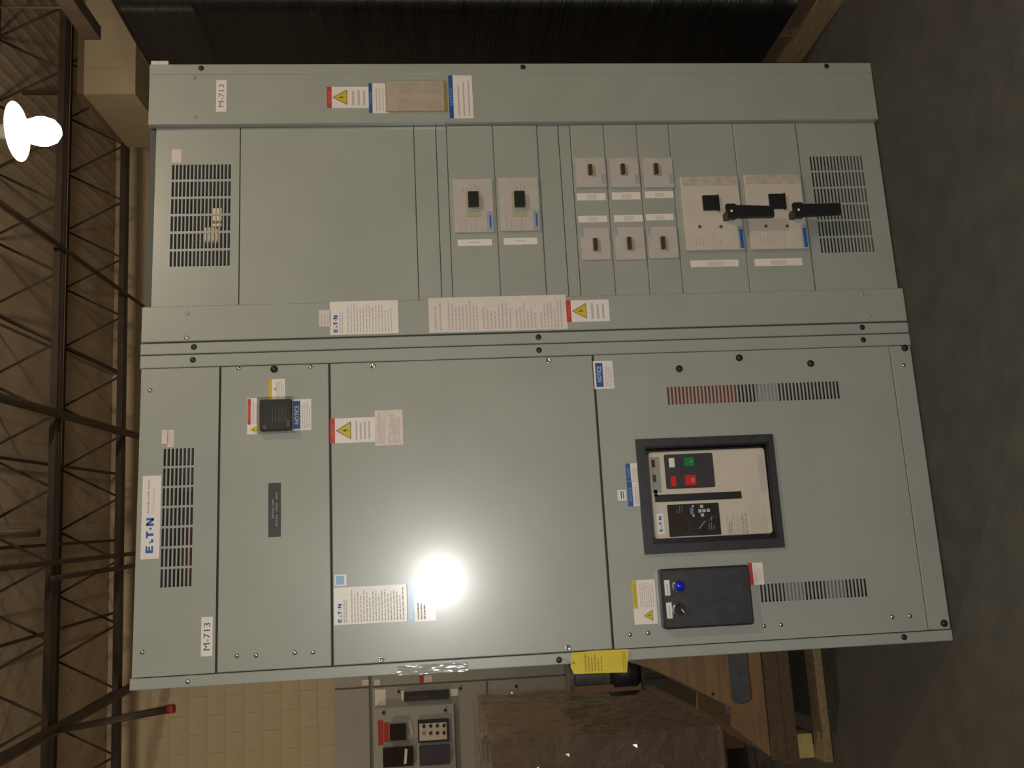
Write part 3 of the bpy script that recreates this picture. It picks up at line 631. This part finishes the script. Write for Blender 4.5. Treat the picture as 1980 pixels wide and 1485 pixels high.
bmesh.ops.recalc_face_normals(bmh, faces=bmh.faces)
me = bpy.data.meshes.new('card'); bmh.to_mesh(me); bmh.free(); me.materials.append(YTAG); place('card', me, tg)
r = R(1129, 1262, 1166, 1298, -.012); o = lines(MB(), r, -.012, 6, .38, .35); lines(o, R(1203, 1258, 1211, 1298, -.012), -.012, 2, .35, .1, False); o.build('print', YTAGP, tg)
hp = face(1082, 1276, 0); wv = MB(); ww = [(hc[0], -.014, hc[1]), (hc[0]+.002, -.018, hc[1]+.014), (hp[0]+.002, -.012, hp[1]-.012), (hp[0], -.0058, hp[1]-.002)]
for a, b in zip(ww, ww[1:]): wv.cyl(a, b, .0006, n=6)
wv.build('wire', SCREW, tg)

# ================================================================== BLACK WRAPPED UNIT ON A SKID (beyond the right end)
XK, YK0, YK1, XK1 = 2.135, .125, 1.75, 3.1
KS = thing('shipping_skid', 'rough timber skid under the black film-wrapped unit', 'skid', (2.6, .9, 0))
for x in (XK-.005, (XK+XK1)/2-.045, XK1-.085):
    rn = MB().cbox(x, x+.09, .105, YK1+.02, 0, .088, .003).build('runner', WOOD, KS)
    MB().box(x+.002, x+.088, .1035, .105, .002, .086).build('cut_end', WOODE, rn)
for k in range(7):
    y = .112+k*(YK1-.20-.1)/6; MB().cbox(XK+.012, XK1-.01, y, y+.19, .088, .15, .003).build('deck_board', WOODD, KS)
def wrapped_box(name, x0, x1, y0, y1, z0, z1, M, amp, sc, parent=None, nz=46, nx=22, smooth=True):
    bm = bmesh.new(); bmesh.ops.create_cube(bm, size=1)
    me = bpy.data.meshes.new(name)
    bm.free(); bm = bmesh.new()
    from mathutils import noise
    def grid(f, nu, nv):
        g = [[bm.verts.new(f(u/nu, v/nv)) for v in range(nv+1)] for u in range(nu+1)]
        for u in range(nu):
            for v in range(nv): bm.faces.new((g[u][v], g[u+1][v], g[u+1][v+1], g[u][v+1]))
    L = lambda a, b, t: a+(b-a)*t
    grid(lambda u, v: (L(x0, x1, u), y0, L(z0, z1, v)), nx, nz); grid(lambda u, v: (L(x0, x1, u), y1, L(z0, z1, v)), nx, nz)
    grid(lambda u, v: (x0, L(y0, y1, u), L(z0, z1, v)), nx, nz); grid(lambda u, v: (x1, L(y0, y1, u), L(z0, z1, v)), nx, nz)
    grid(lambda u, v: (L(x0, x1, u), L(y0, y1, v), z1), nx, nx); grid(lambda u, v: (L(x0, x1, u), L(y0, y1, v), z0), 2, 2)
    bmesh.ops.remove_doubles(bm, verts=bm.verts, dist=1e-4)
    c = Vector(((x0+x1)/2, (y0+y1)/2, (z0+z1)/2))
    for v in bm.verts:
        if v.co.z <= z0+1e-4: continue
        p = v.co.copy(); d = (p-c); d = Vector((d.x/(x1-x0), d.y/(y1-y0), d.z/(z1-z0)))
        n = noise.noise(Vector((p.x*sc[0], p.y*sc[1], p.z*sc[2])))+.5*noise.noise(Vector((p.x*sc[0]*2.7, p.y*sc[1]*2.7, p.z*sc[2]*2.7+5)))
        h = Vector((d.x, d.y, d.z*.4)); v.co = p-h.normalized()*(amp*(.6+n))
    bmesh.ops.recalc_face_normals(bm, faces=bm.faces)
    for f in bm.faces: f.smooth = smooth
    bm.to_mesh(me); bm.free(); me.materials.append(M)
    return place(name, me, parent)
o = wrapped_box('wrapped_equipment', XK, XK1, YK0+.01, YK1, .15, 2.458, FILM, .006, (1.2, 1.2, 14), nz=120)
tag(o, 'tall equipment cabinet wrapped in black stretch film on a timber skid', 'equipment')

# ================================================================== BROWN SLOPED CRATE ON ITS SKID
YQ = .955
SK = thing('shipping_skid', 'timber skid with cut yellowish block under the brown sloped crate', 'skid', (-.1, 1.4, 0))
xl = face(1610, 1474, YQ)[0]
bl = MB().cbox(xl, .42, YQ, YQ+.09, 0, .032, .002).build('bottom_board', WOOD, SK)
MB().cbox(xl, .42, YQ+.62, YQ+.71, 0, .032, .002).build('bottom_board', WOODD, SK)
MB().cbox(xl, xl+.05, YQ+.09, YQ+.62, 0, .032, .002).build('end_board', WOOD, SK)
for x in (xl, .30):
    for y in (YQ+.10, YQ+.60): MB().cbox(x, x+.09, y, y+.09, .032, .125, .003).build('block', WOODE, SK)
zt_ = face(1478, 1380, YQ)[1]
MB().cbox(xl+.0, .42, YQ+.012, YQ+.07, .125, .175, .003).build('deck_beam', WOODD, SK)
MB().cbox(xl+.02, .42, YQ+.07, YQ+.72, .125, .18, .003).build('deck', WOODD, SK)
MB().cbox(xl+.02, .42, YQ+.004, YQ+.03, .175, .232, .003).build('deck_beam', WOODD, SK)
CRT = thing('wooden_crate', 'brown plywood crate with a sloped end and dark rounded slot', 'crate', (-.1, 1.3, .18))
prof = [face(1492, 1462, YQ+.03), face(1415, 1404, YQ+.03), face(1415, 1368, YQ+.03), face(1331, 1326, YQ+.03), face(1262, 1294, YQ+.03), face(1200, 1275, YQ+.03)]
zb_ = .232; prof = [(prof[0][0], zb_)]+[p for p in prof if p[1] > zb_+.01]
ztp = prof[-1][1]
poly = [(prof[0][0], zb_), (.40, zb_), (.40, ztp)]+list(reversed(prof[1:]))
slot = R(1411, 1255, 1451, 1370, YQ+.03); szm = (slot[2]+slot[3])/2; sr = (slot[3]-slot[2])/2
bm = bmesh.new(); ring = [bm.verts.new((x, YQ+.03, z)) for x, z in poly]
sl = []
for k in range(9): a = math.pi/2+math.pi*k/8; sl.append((slot[0]+sr+sr*math.cos(a)*.6, szm+sr*math.sin(a)))
sl += [(slot[1]+.06, szm-sr), (slot[1]+.06, szm+sr)]
hs = [bm.verts.new((x, YQ+.03, z)) for x, z in sl]
es = [bm.edges.new((q[k], q[(k+1) % len(q)])) for q in (ring, hs) for k in range(len(q))]
bmesh.ops.triangle_fill(bm, edges=es, use_beauty=True, normal=(0, -1, 0))
ex_ = bmesh.ops.extrude_face_region(bm, geom=bm.faces[:]); bmesh.ops.translate(bm, vec=(0, .018, 0), verts=[v for v in ex_['geom'] if isinstance(v, bmesh.types.BMVert)])
bmesh.ops.recalc_face_normals(bm, faces=bm.faces); me = bpy.data.meshes.new('front_board'); bm.to_mesh(me); bm.free(); me.materials.append(WOODX); place('front_board', me, CRT)
MB().plate((slot[0]-.02, slot[1]+.09, slot[2]-.02, slot[3]+.02), YQ+.052, YQ+.06).build('slot_backing', SLATE, CRT, label='slate grey plate behind the slot')
x, z = face(1432, 1304, YQ+.05); MB().cyl((x, YQ+.050, z), (x, YQ+.052, z), .008, n=12).build('blue_spot', mat('dull_blue', (.03, .09, .14), .5), CRT)
MB().prism(poly, YQ+.50, YQ+.52).build('back_board', WOODX, CRT)
tp = MB()
pp = list(reversed(prof[1:]))
for (a, b), (c, d) in zip([(.40, ztp)]+pp, pp+[(prof[0][0], zb_)]):
    n_ = Vector((-(b-d), 0, (a-c))); n_.normalize(); k = .012
    tp.add([(a, YQ+.048, b), (c, YQ+.048, d), (c, YQ+.50, d), (a, YQ+.50, b), (a-n_.x*k, YQ+.048, b-n_.z*k), (c-n_.x*k, YQ+.048, d-n_.z*k), (c-n_.x*k, YQ+.50, d-n_.z*k), (a-n_.x*k, YQ+.50, b-n_.z*k)],
           [(0, 1, 2, 3), (4, 7, 6, 5), (0, 4, 5, 1), (1, 5, 6, 2), (2, 6, 7, 3), (3, 7, 4, 0)])
tp.build('sloped_lid', WOODD, CRT)
x, z = face(1379, 1341, YQ+.03); MB().box(x-.006, x+.004, YQ+.0285, YQ+.03, z-.006, z+.006).build('bolt_head', BLACK, CRT)

# ================================================================== FILM-WRAPPED CARTON
PB = thing('pallet', 'dark timber pallet under the film-wrapped carton', 'pallet', (-1.05, 2.8, 0))
XR = -.53
for x in (-1.6, -1.1, XR-.11): MB().cbox(x, x+.1, 2.02, 3.68, 0, .09, .003).build('runner', WOODD, PB)
for k in range(8): MB().cbox(-1.6, XR-.01, 2.02+k*.224, 2.02+k*.224+.14, .09, .115, .002).build('deck_board', WOODD, PB)
o = wrapped_box('wrapped_carton', -1.6, XR+.012, 1.99, 3.70, .115, 1.24, WRAP, .014, (5, 5, 5), nz=70, nx=70)
tag(o, 'large brown carton wrapped in crinkled clear stretch film', 'carton')
wrapped_box('stretch_film', -1.622, XR+.036, 1.966, 3.722, .118, 1.268, mat('clear_stretch_film', (.5, .45, .40), .085, spec=.7, alpha=.12), .022, (21, 21, 12), o, nz=52, nx=60, smooth=False)

# ================================================================== MOTOR UNIT BETWEEN CRATE AND CARTON
YM = 1.72
MT = thing('motor_unit', 'small grey and black motor on a dark stand behind the yellow tag', 'motor', (face(1170, 1310, YM)[0], YM, 0))
a = R(1104, 1290, 1180, 1336, YM); b = R(1182, 1270, 1240, 1336, YM)
st = MB()
for x in (a[0]+.01, a[1]-.03):
    for y in (YM, YM+.2): st.box(x, x+.025, y, y+.025, 0, b[2]-.012)
st.box(a[0]-.01, a[1]+.01, YM-.01, YM+.235, b[2]-.012, b[2]); st.build('stand', STEEL, MT)
MB().lathe(((b[0]+b[1])/2, YM+.11, b[2]), [(.02, 0), (.10, .0), (.108, .02), (.108, (b[3]-b[2])*.9), (.09, b[3]-b[2])], n=28).build('black_housing', BLACK, MT, True, label='black cylindrical motor housing')
gb = MB(); cx_ = (a[0]+a[1])/2; gb.lathe((cx_, YM+.11, b[3]), [(.075, 0), (.075, .02), (.06, .03), (.06, (a[3]-b[3])-.03), (.07, (a[3]-b[3])-.02), (.07, a[3]-b[3])], n=24)
for k in range(5): gb.box(cx_-.078, cx_+.078, YM+.105, YM+.115, b[3]+.035+k*.03, b[3]+.047+k*.03)
gb.build('gearcase', MOTOR, MT)
MB().box(a[0]-.012, a[0]+.02, YM+.02, YM+.06, b[2], a[3]-.02).build('side_bracket', mat('copper_brown', (.22, .11, .05), .5), MT)

# ================================================================== OTHER SWITCHGEAR BEHIND
YG = 4.6
GR = thing('switchgear_cabinet', 'older grey switchgear with relay doors and orange labels, behind the wrapped carton', 'switchgear', (-1.0, YG+.4, 0))
gt = face(646, 1400, YG)[1]; gxr = face(760, 1290, YG)[0]; gxl = -2.9
MB().box(gxl, gxr+.1, YG+.03, YG+.9, 0, gt).build('cabinet_shell', GEAR, GR)
def GRc(*a): return R(*a, YG)
zs_ = face(718, 1400, YG)[1]; xs_ = face(760, 1326, YG)[0]
MB().cbox(gxl, xs_-.006, YG, YG+.03, zs_+.012, gt-.004, .003).build('upper_panel', GEAR, GR)
MB().cbox(xs_+.006, gxr+.1, YG, YG+.03, zs_+.012, gt-.004, .003).build('upper_panel', GEAR, GR)
zl_ = face(942, 1320, YG)[1]
MB().cbox(gxl, xs_-.006, YG, YG+.03, zl_+.006, zs_-.012, .003).build('relay_panel', GEAR, GR)
MB().cbox(xs_+.006, gxr+.1, YG, YG+.03, .02, zs_-.012, .003).build('side_panel', GEAR, GR)
MB().cbox(gxl, xs_-.006, YG, YG+.03, .02, zl_-.006, .003).build('lower_panel', GEAR, GR)
dr = GRc(727, 1364, 881, 1540); DR = MB().cbox(dr[0], dr[1], YG-.035, YG, dr[2], dr[3], .004).build('relay_door', GEARL, GR); yd = YG-.035
def GD(*a): return R(*a, yd)
for a_, M, nm in (((731, 1393, 740.5, 1441), ORANGE, 'warning_label'), ((742, 1397, 752, 1434), ORANGE, 'warning_label'), ((754, 1398, 785, 1430), GLASSD, 'meter_window'), ((741, 1443, 799, 1481), GLASSD, 'meter_window'), ((811, 1440, 869, 1478), PURP, 'relay_cover')):
    MB().plate(GD(*a_), yd-(.004 if M is ORANGE else .03), yd).build(nm, M, DR)
MB().prism([face(788, 1392, yd), face(795, 1392, yd), face(800, 1421, yd), face(796, 1422, yd)], yd-.006, yd).build('cable_strap', mat('cream_strap', (.50, .43, .33), .5), DR)
MB().prism([face(783, 1447, yd-.03), face(788, 1449, yd-.03), face(786, 1476, yd-.03), face(781, 1478, yd-.03)], yd-.034, yd-.03).build('paper_label_or_glare', WHITE, DR)  # white glare on the meter window, drawn as a pale strip
q = GD(808, 1390, 868, 1434); MB().plate(q, yd-.02, yd).build('terminal_block', BLACK, DR); q = GD(811, 1397, 864, 1430); MB().plate(q, yd-.024, yd-.02).build('terminal_plate', mat('cream_plate', (.62, .55, .46), .5), DR)
for k in range(4):
    for j, M in ((0, BLACK), (1, (MATS['maroon_window'] if k in (1, 2) else (mat('olive', (.28, .26, .17), .5) if k == 0 else BLACK)))):
        x, z = face(819.5+k*13, (1404 if j == 0 else 1418)-k*.4, yd-.024); MB().cyl((x, yd-.030, z), (x, yd-.024, z), .0125, n=14).build('terminal', M, DR)
w = GRc(781, 1335, 868, 1353); TB = MB().plate(w, YG-.02, YG).build('test_block', BLACK, GR); MB().plate(sub(w, .1, .08, .5, .55), YG-.022, YG-.02).build('block_cover', mat('dim_maroon', (.06, .02, .022), .3), TB)
for a_, M in (((725, 1333, 746, 1364), WHITE), ((776, 1336, 782, 1355), WHITE), ((870, 1332, 885, 1346), WHITE), ((724, 1314, 735, 1325), PINKW), ((700, 1314, 713, 1325), PINKW), ((820, 1306, 836, 1319), PINKW), ((811, 1306, 819, 1320), ORANGE)):
    MB().plate(GRc(*a_), YG-.003, YG).build('paper_label_or_glare', M, GR)
for p in ((771, 1337), (890, 1331), (998, 1327)): x, z = face(*p, YG); MB().cyl((x, YG-.01, z), (x, YG, z), .012, n=12).build('bolt', BLACK, GR)
for p in ((742, 1378), (861, 1373)): x, z = face(*p, yd); MB().cyl((x, yd-.01, z), (x, yd, z), .012, n=12).build('bolt', BLACK, DR)
MB().box(gxr+.1, gxr+.104, YG+.0, YG+.9, 0, gt).build('end_panel', GEAR, GR)

# ================================================================== ROOF JOISTS
webm = {}
def joist(yb, node0, pitch, label):
    J = thing('roof_joist', label, 'joist', bld(1.5, yb, ZBOT), 'open-web roof joists')
    x0, x1 = -5.2, 8.6; zt, zb = ZC-.002, ZBOT
    t = MB(bld)
    for s in (-1, 1): t.box(x0, x1, yb+s*.034-.024, yb+s*.034+.024, zt-.006, zt); t.box(x0, x1, yb+s*.013-.003, yb+s*.013+.003, zt-.06, zt-.006)
    t.build('top_chord', STEEL, J)
    b = MB(bld)
    for s in (-1, 1): b.box(x0, x1, yb+s*.034-.024, yb+s*.034+.024, zb, zb+.006); b.box(x0, x1, yb+s*.013-.003, yb+s*.013+.003, zb+.006, zb+.068)
    b.build('bottom_chord', STEEL, J)
    k = math.ceil((x0+.4-node0)/pitch)
    nt_ = zt-.03; nbm = zb+.03
    pair = []
    for sg in (1, -1):
        key = (round(pitch, 4), sg)
        if key not in webm: webm[key] = MB().cyl(EX*0, EX*(sg*pitch/2)+Vector((0, 0, nt_-nbm)), .0105, n=8).mesh('web_bar', STEEL, True)
        pair.append(webm[key])
    while node0+k*pitch < x1-.4:
        for me in pair: place('web_bar', me, J, bld(node0+k*pitch, yb, nbm))
        k += 1
joist(FARJ, 1.351, .5955, 'dark open-web roof joist closest to the block wall')
joist(NEARJ, 1.386, .5905, 'dark open-web roof joist between the lamp and the wall-side joist')
joist(2*NEARJ-FARJ, 1.40, .593, 'dark open-web roof joist on the switchboard side of the lamp')
# pipes and bridging that run across the joists
def along(px, py, z, y0, y1, r, name, lab, cat, M=STEEL, group=None, kink=None):
    v = ray(px, py); t = (z-CAM.z)/v.z; p = CAM+v*t; xb = p.dot(EX)
    o = MB(bld).cyl((xb, y0, z), (xb, y1, z), r, n=10).build(name, M, None, True); return tag(o, lab, cat, group)
zb2 = ZBOT-.022; ztl = ZC-.075
along(116, 801, ZBOT-.036, -2, YWALL-.03, .034, 'conduit', 'thick dark conduit running under the joists to the block wall', 'conduit')
along(106, 1088, zb2, -2, YWALL-.03, .020, 'bridging_bar', 'slim dark bridging bar under the joists beside the short plain drop pipe', 'bar', group='slim bridging bars under the joists')
along(118, 1116, zb2, 4.9, YWALL-.03, .022, 'bridging_bar', 'short slim bridging bar from the middle joist to the wall', 'bar', group='slim bridging bars under the joists')
along(120, 478, zb2, -2, YWALL-.03, .018, 'bridging_bar', 'slim dark bridging bar under the joists beside the tan conduit', 'bar', group='slim bridging bars under the joists')
along(104, 1412, ZBOT-.046, -2, YWALL-.03, .044, 'sprinkler_main', 'thick dark sprinkler main that the red-tipped drop pipe hangs from', 'pipe')
for p in ((60, 893), (60, 1056), (60, 1232), (60, 640), (60, 435)):
    along(*p, ztl, 2.2, YWALL-.01, .015, 'bridging_rod', 'thin dark rod running between the joist top chords', 'rod', STEELR, 'thin rods between joist top chords')
# light conduit along the near joist
o = MB(bld).cyl((1.0, NEARJ+.07, ZBOT+.012), (8.5, NEARJ+.07, ZBOT+.012), .012, n=10).build('metal_conduit', mat('galvanised_tan', (.33, .25, .16), .5), None, True); tag(o, 'thin tan metal conduit beside the joist bottom chord', 'conduit')
# drop pipe with red end
_v = ray(104, 1412); MX = (CAM+_v*((ZBOT-.046-CAM.z)/_v.z)).dot(EX)
dp = thing('drop_pipe', 'dark drop pipe with a red tip, hanging from the sprinkler main before the block wall', 'pipe', bld(-.995, NEARJ-.08, ZBOT-.1))
MB(bld).cyl((MX, NEARJ-.08, ZBOT-.0925), (-.945, NEARJ-.08, 3.57), .024, .030, n=12).build('pipe', STEEL, dp, True)
MB(bld).cyl((-.945, NEARJ-.08, 3.57), (-.941, NEARJ-.08, 3.515), .034, n=12).build('red_tip', REDP, dp, True, label='red pipe tip')
MB(bld).cyl((MX, NEARJ-.045, ZBOT-.0925), (-.94, NEARJ-.06, 3.60), .008, n=8).build('cable', STEEL, dp, True)
v = ray(75, 1029); yb3 = 2*NEARJ-FARJ-.07; t = (yb3-CAM.dot(EY))/v.dot(EY); p = CAM+v*t; xb3 = p.dot(EX)
o = MB(bld).cyl((xb3-.004, yb3, ZBOT+.01), (xb3, yb3, p.z), .030, n=12).build('drop_pipe', STEEL, None, True); tag(o, 'short plain dark drop pipe with no red tip', 'pipe')

# ================================================================== DUCT, BEAM
YD0 = 5.10; ZD0, ZD1 = 3.92, 4.35; XD0 = 4.157
DU = thing('air_duct', 'beige rectangular air duct hung below the roof joists', 'duct', bld(6, YD0+.4, ZD0))
MB(bld).box(XD0, 8.4, YD0, YD0+1.14, ZD0, ZD1).build('duct_body', DUCT, DU)
MB(bld).box(XD0+.03, 8.4, YD0+.05, YD0+1.10, ZD1, ZD1+.075).build('insulation_strip', DUCTB, DU)
for x in (XD0+.25, XD0+2.4): MB(bld).box(x, x+.03, YD0+.5, YD0+.53, ZD1+.075, ZC-.004).build('hanger_strap', STEELR, DU)
bp0 = [by for by in (0,)]
def bhit(px, py, yb):
    v = ray(px, py); t = (yb-CAM.dot(EY))/v.dot(EY); p = CAM+v*t; return p.dot(EX), p.z
xe, ze = bhit(195, 77, 3.95)
BMm = MB(bld); BMm.box(xe, xe+.10, -.5, 3.95, ze, ze+.12)
HB = thing('steel_beam', 'dark suspended steel beam ending in front of the beige duct', 'beam', bld(xe+.04, 2, ze))
BMm.build('beam', STEEL, HB)
for y in (3.6, 1.0): MB(bld).cyl((xe+.05, y, ze+.12), (xe+.05, y, ZC), .01, n=8).build('hanger_rod', STEEL, HB)

# ================================================================== LAMPS
def lamp(xb, yb, label, zr=3.772, k=.787):
    L = thing('high_bay_lamp', label, 'lamp', bld(xb, yb, zr), 'high bay lamps')
    c = bld(xb, yb, 0)
    MB().lathe(c, [(.06*k, zr+.05*k), (.12*k, zr+.045*k), (.214*k, zr+.004*k), (.214*k, zr), (.205*k, zr), (.12*k, zr+.035*k), (.06*k, zr+.038*k)], n=40).build('reflector', LAMPW, L, True)
    MB().lathe(c, [(.05*k, zr+.05*k), (.055*k, zr+.08*k), (.05*k, zr+.17*k)], n=20).build('ballast_housing', LAMPW, L, True)
    MB().cyl(c+Vector((0, 0, zr+.17*k)), c+Vector((0, 0, ZC)), .012, n=10).build('stem', STEEL, L)
    MB().lathe(c, [(.03*k, zr+.02*k), (.045*k, zr-.02*k), (.085*k, zr-.08*k), (.105*k, zr-.15*k), (.105*k, zr-.20*k), (.085*k, zr-.26*k), (.045*k, zr-.295*k), (.01*k, zr-.305*k)], n=24).build('bulb', BULB, L, True, label='glowing lamp bulb')
lamp(2.713, 2.6, 'glowing high bay lamp hanging beside the beige duct')
lamp(-3.9, 2.6, 'glowing high bay lamp hanging beyond the grey switchgear')
lamp(2.713, -2.7, 'unseen high bay lamp added to brighten the switchboard face')  # added lamp, out of view, to brighten the cabinet fronts

flush_texts()
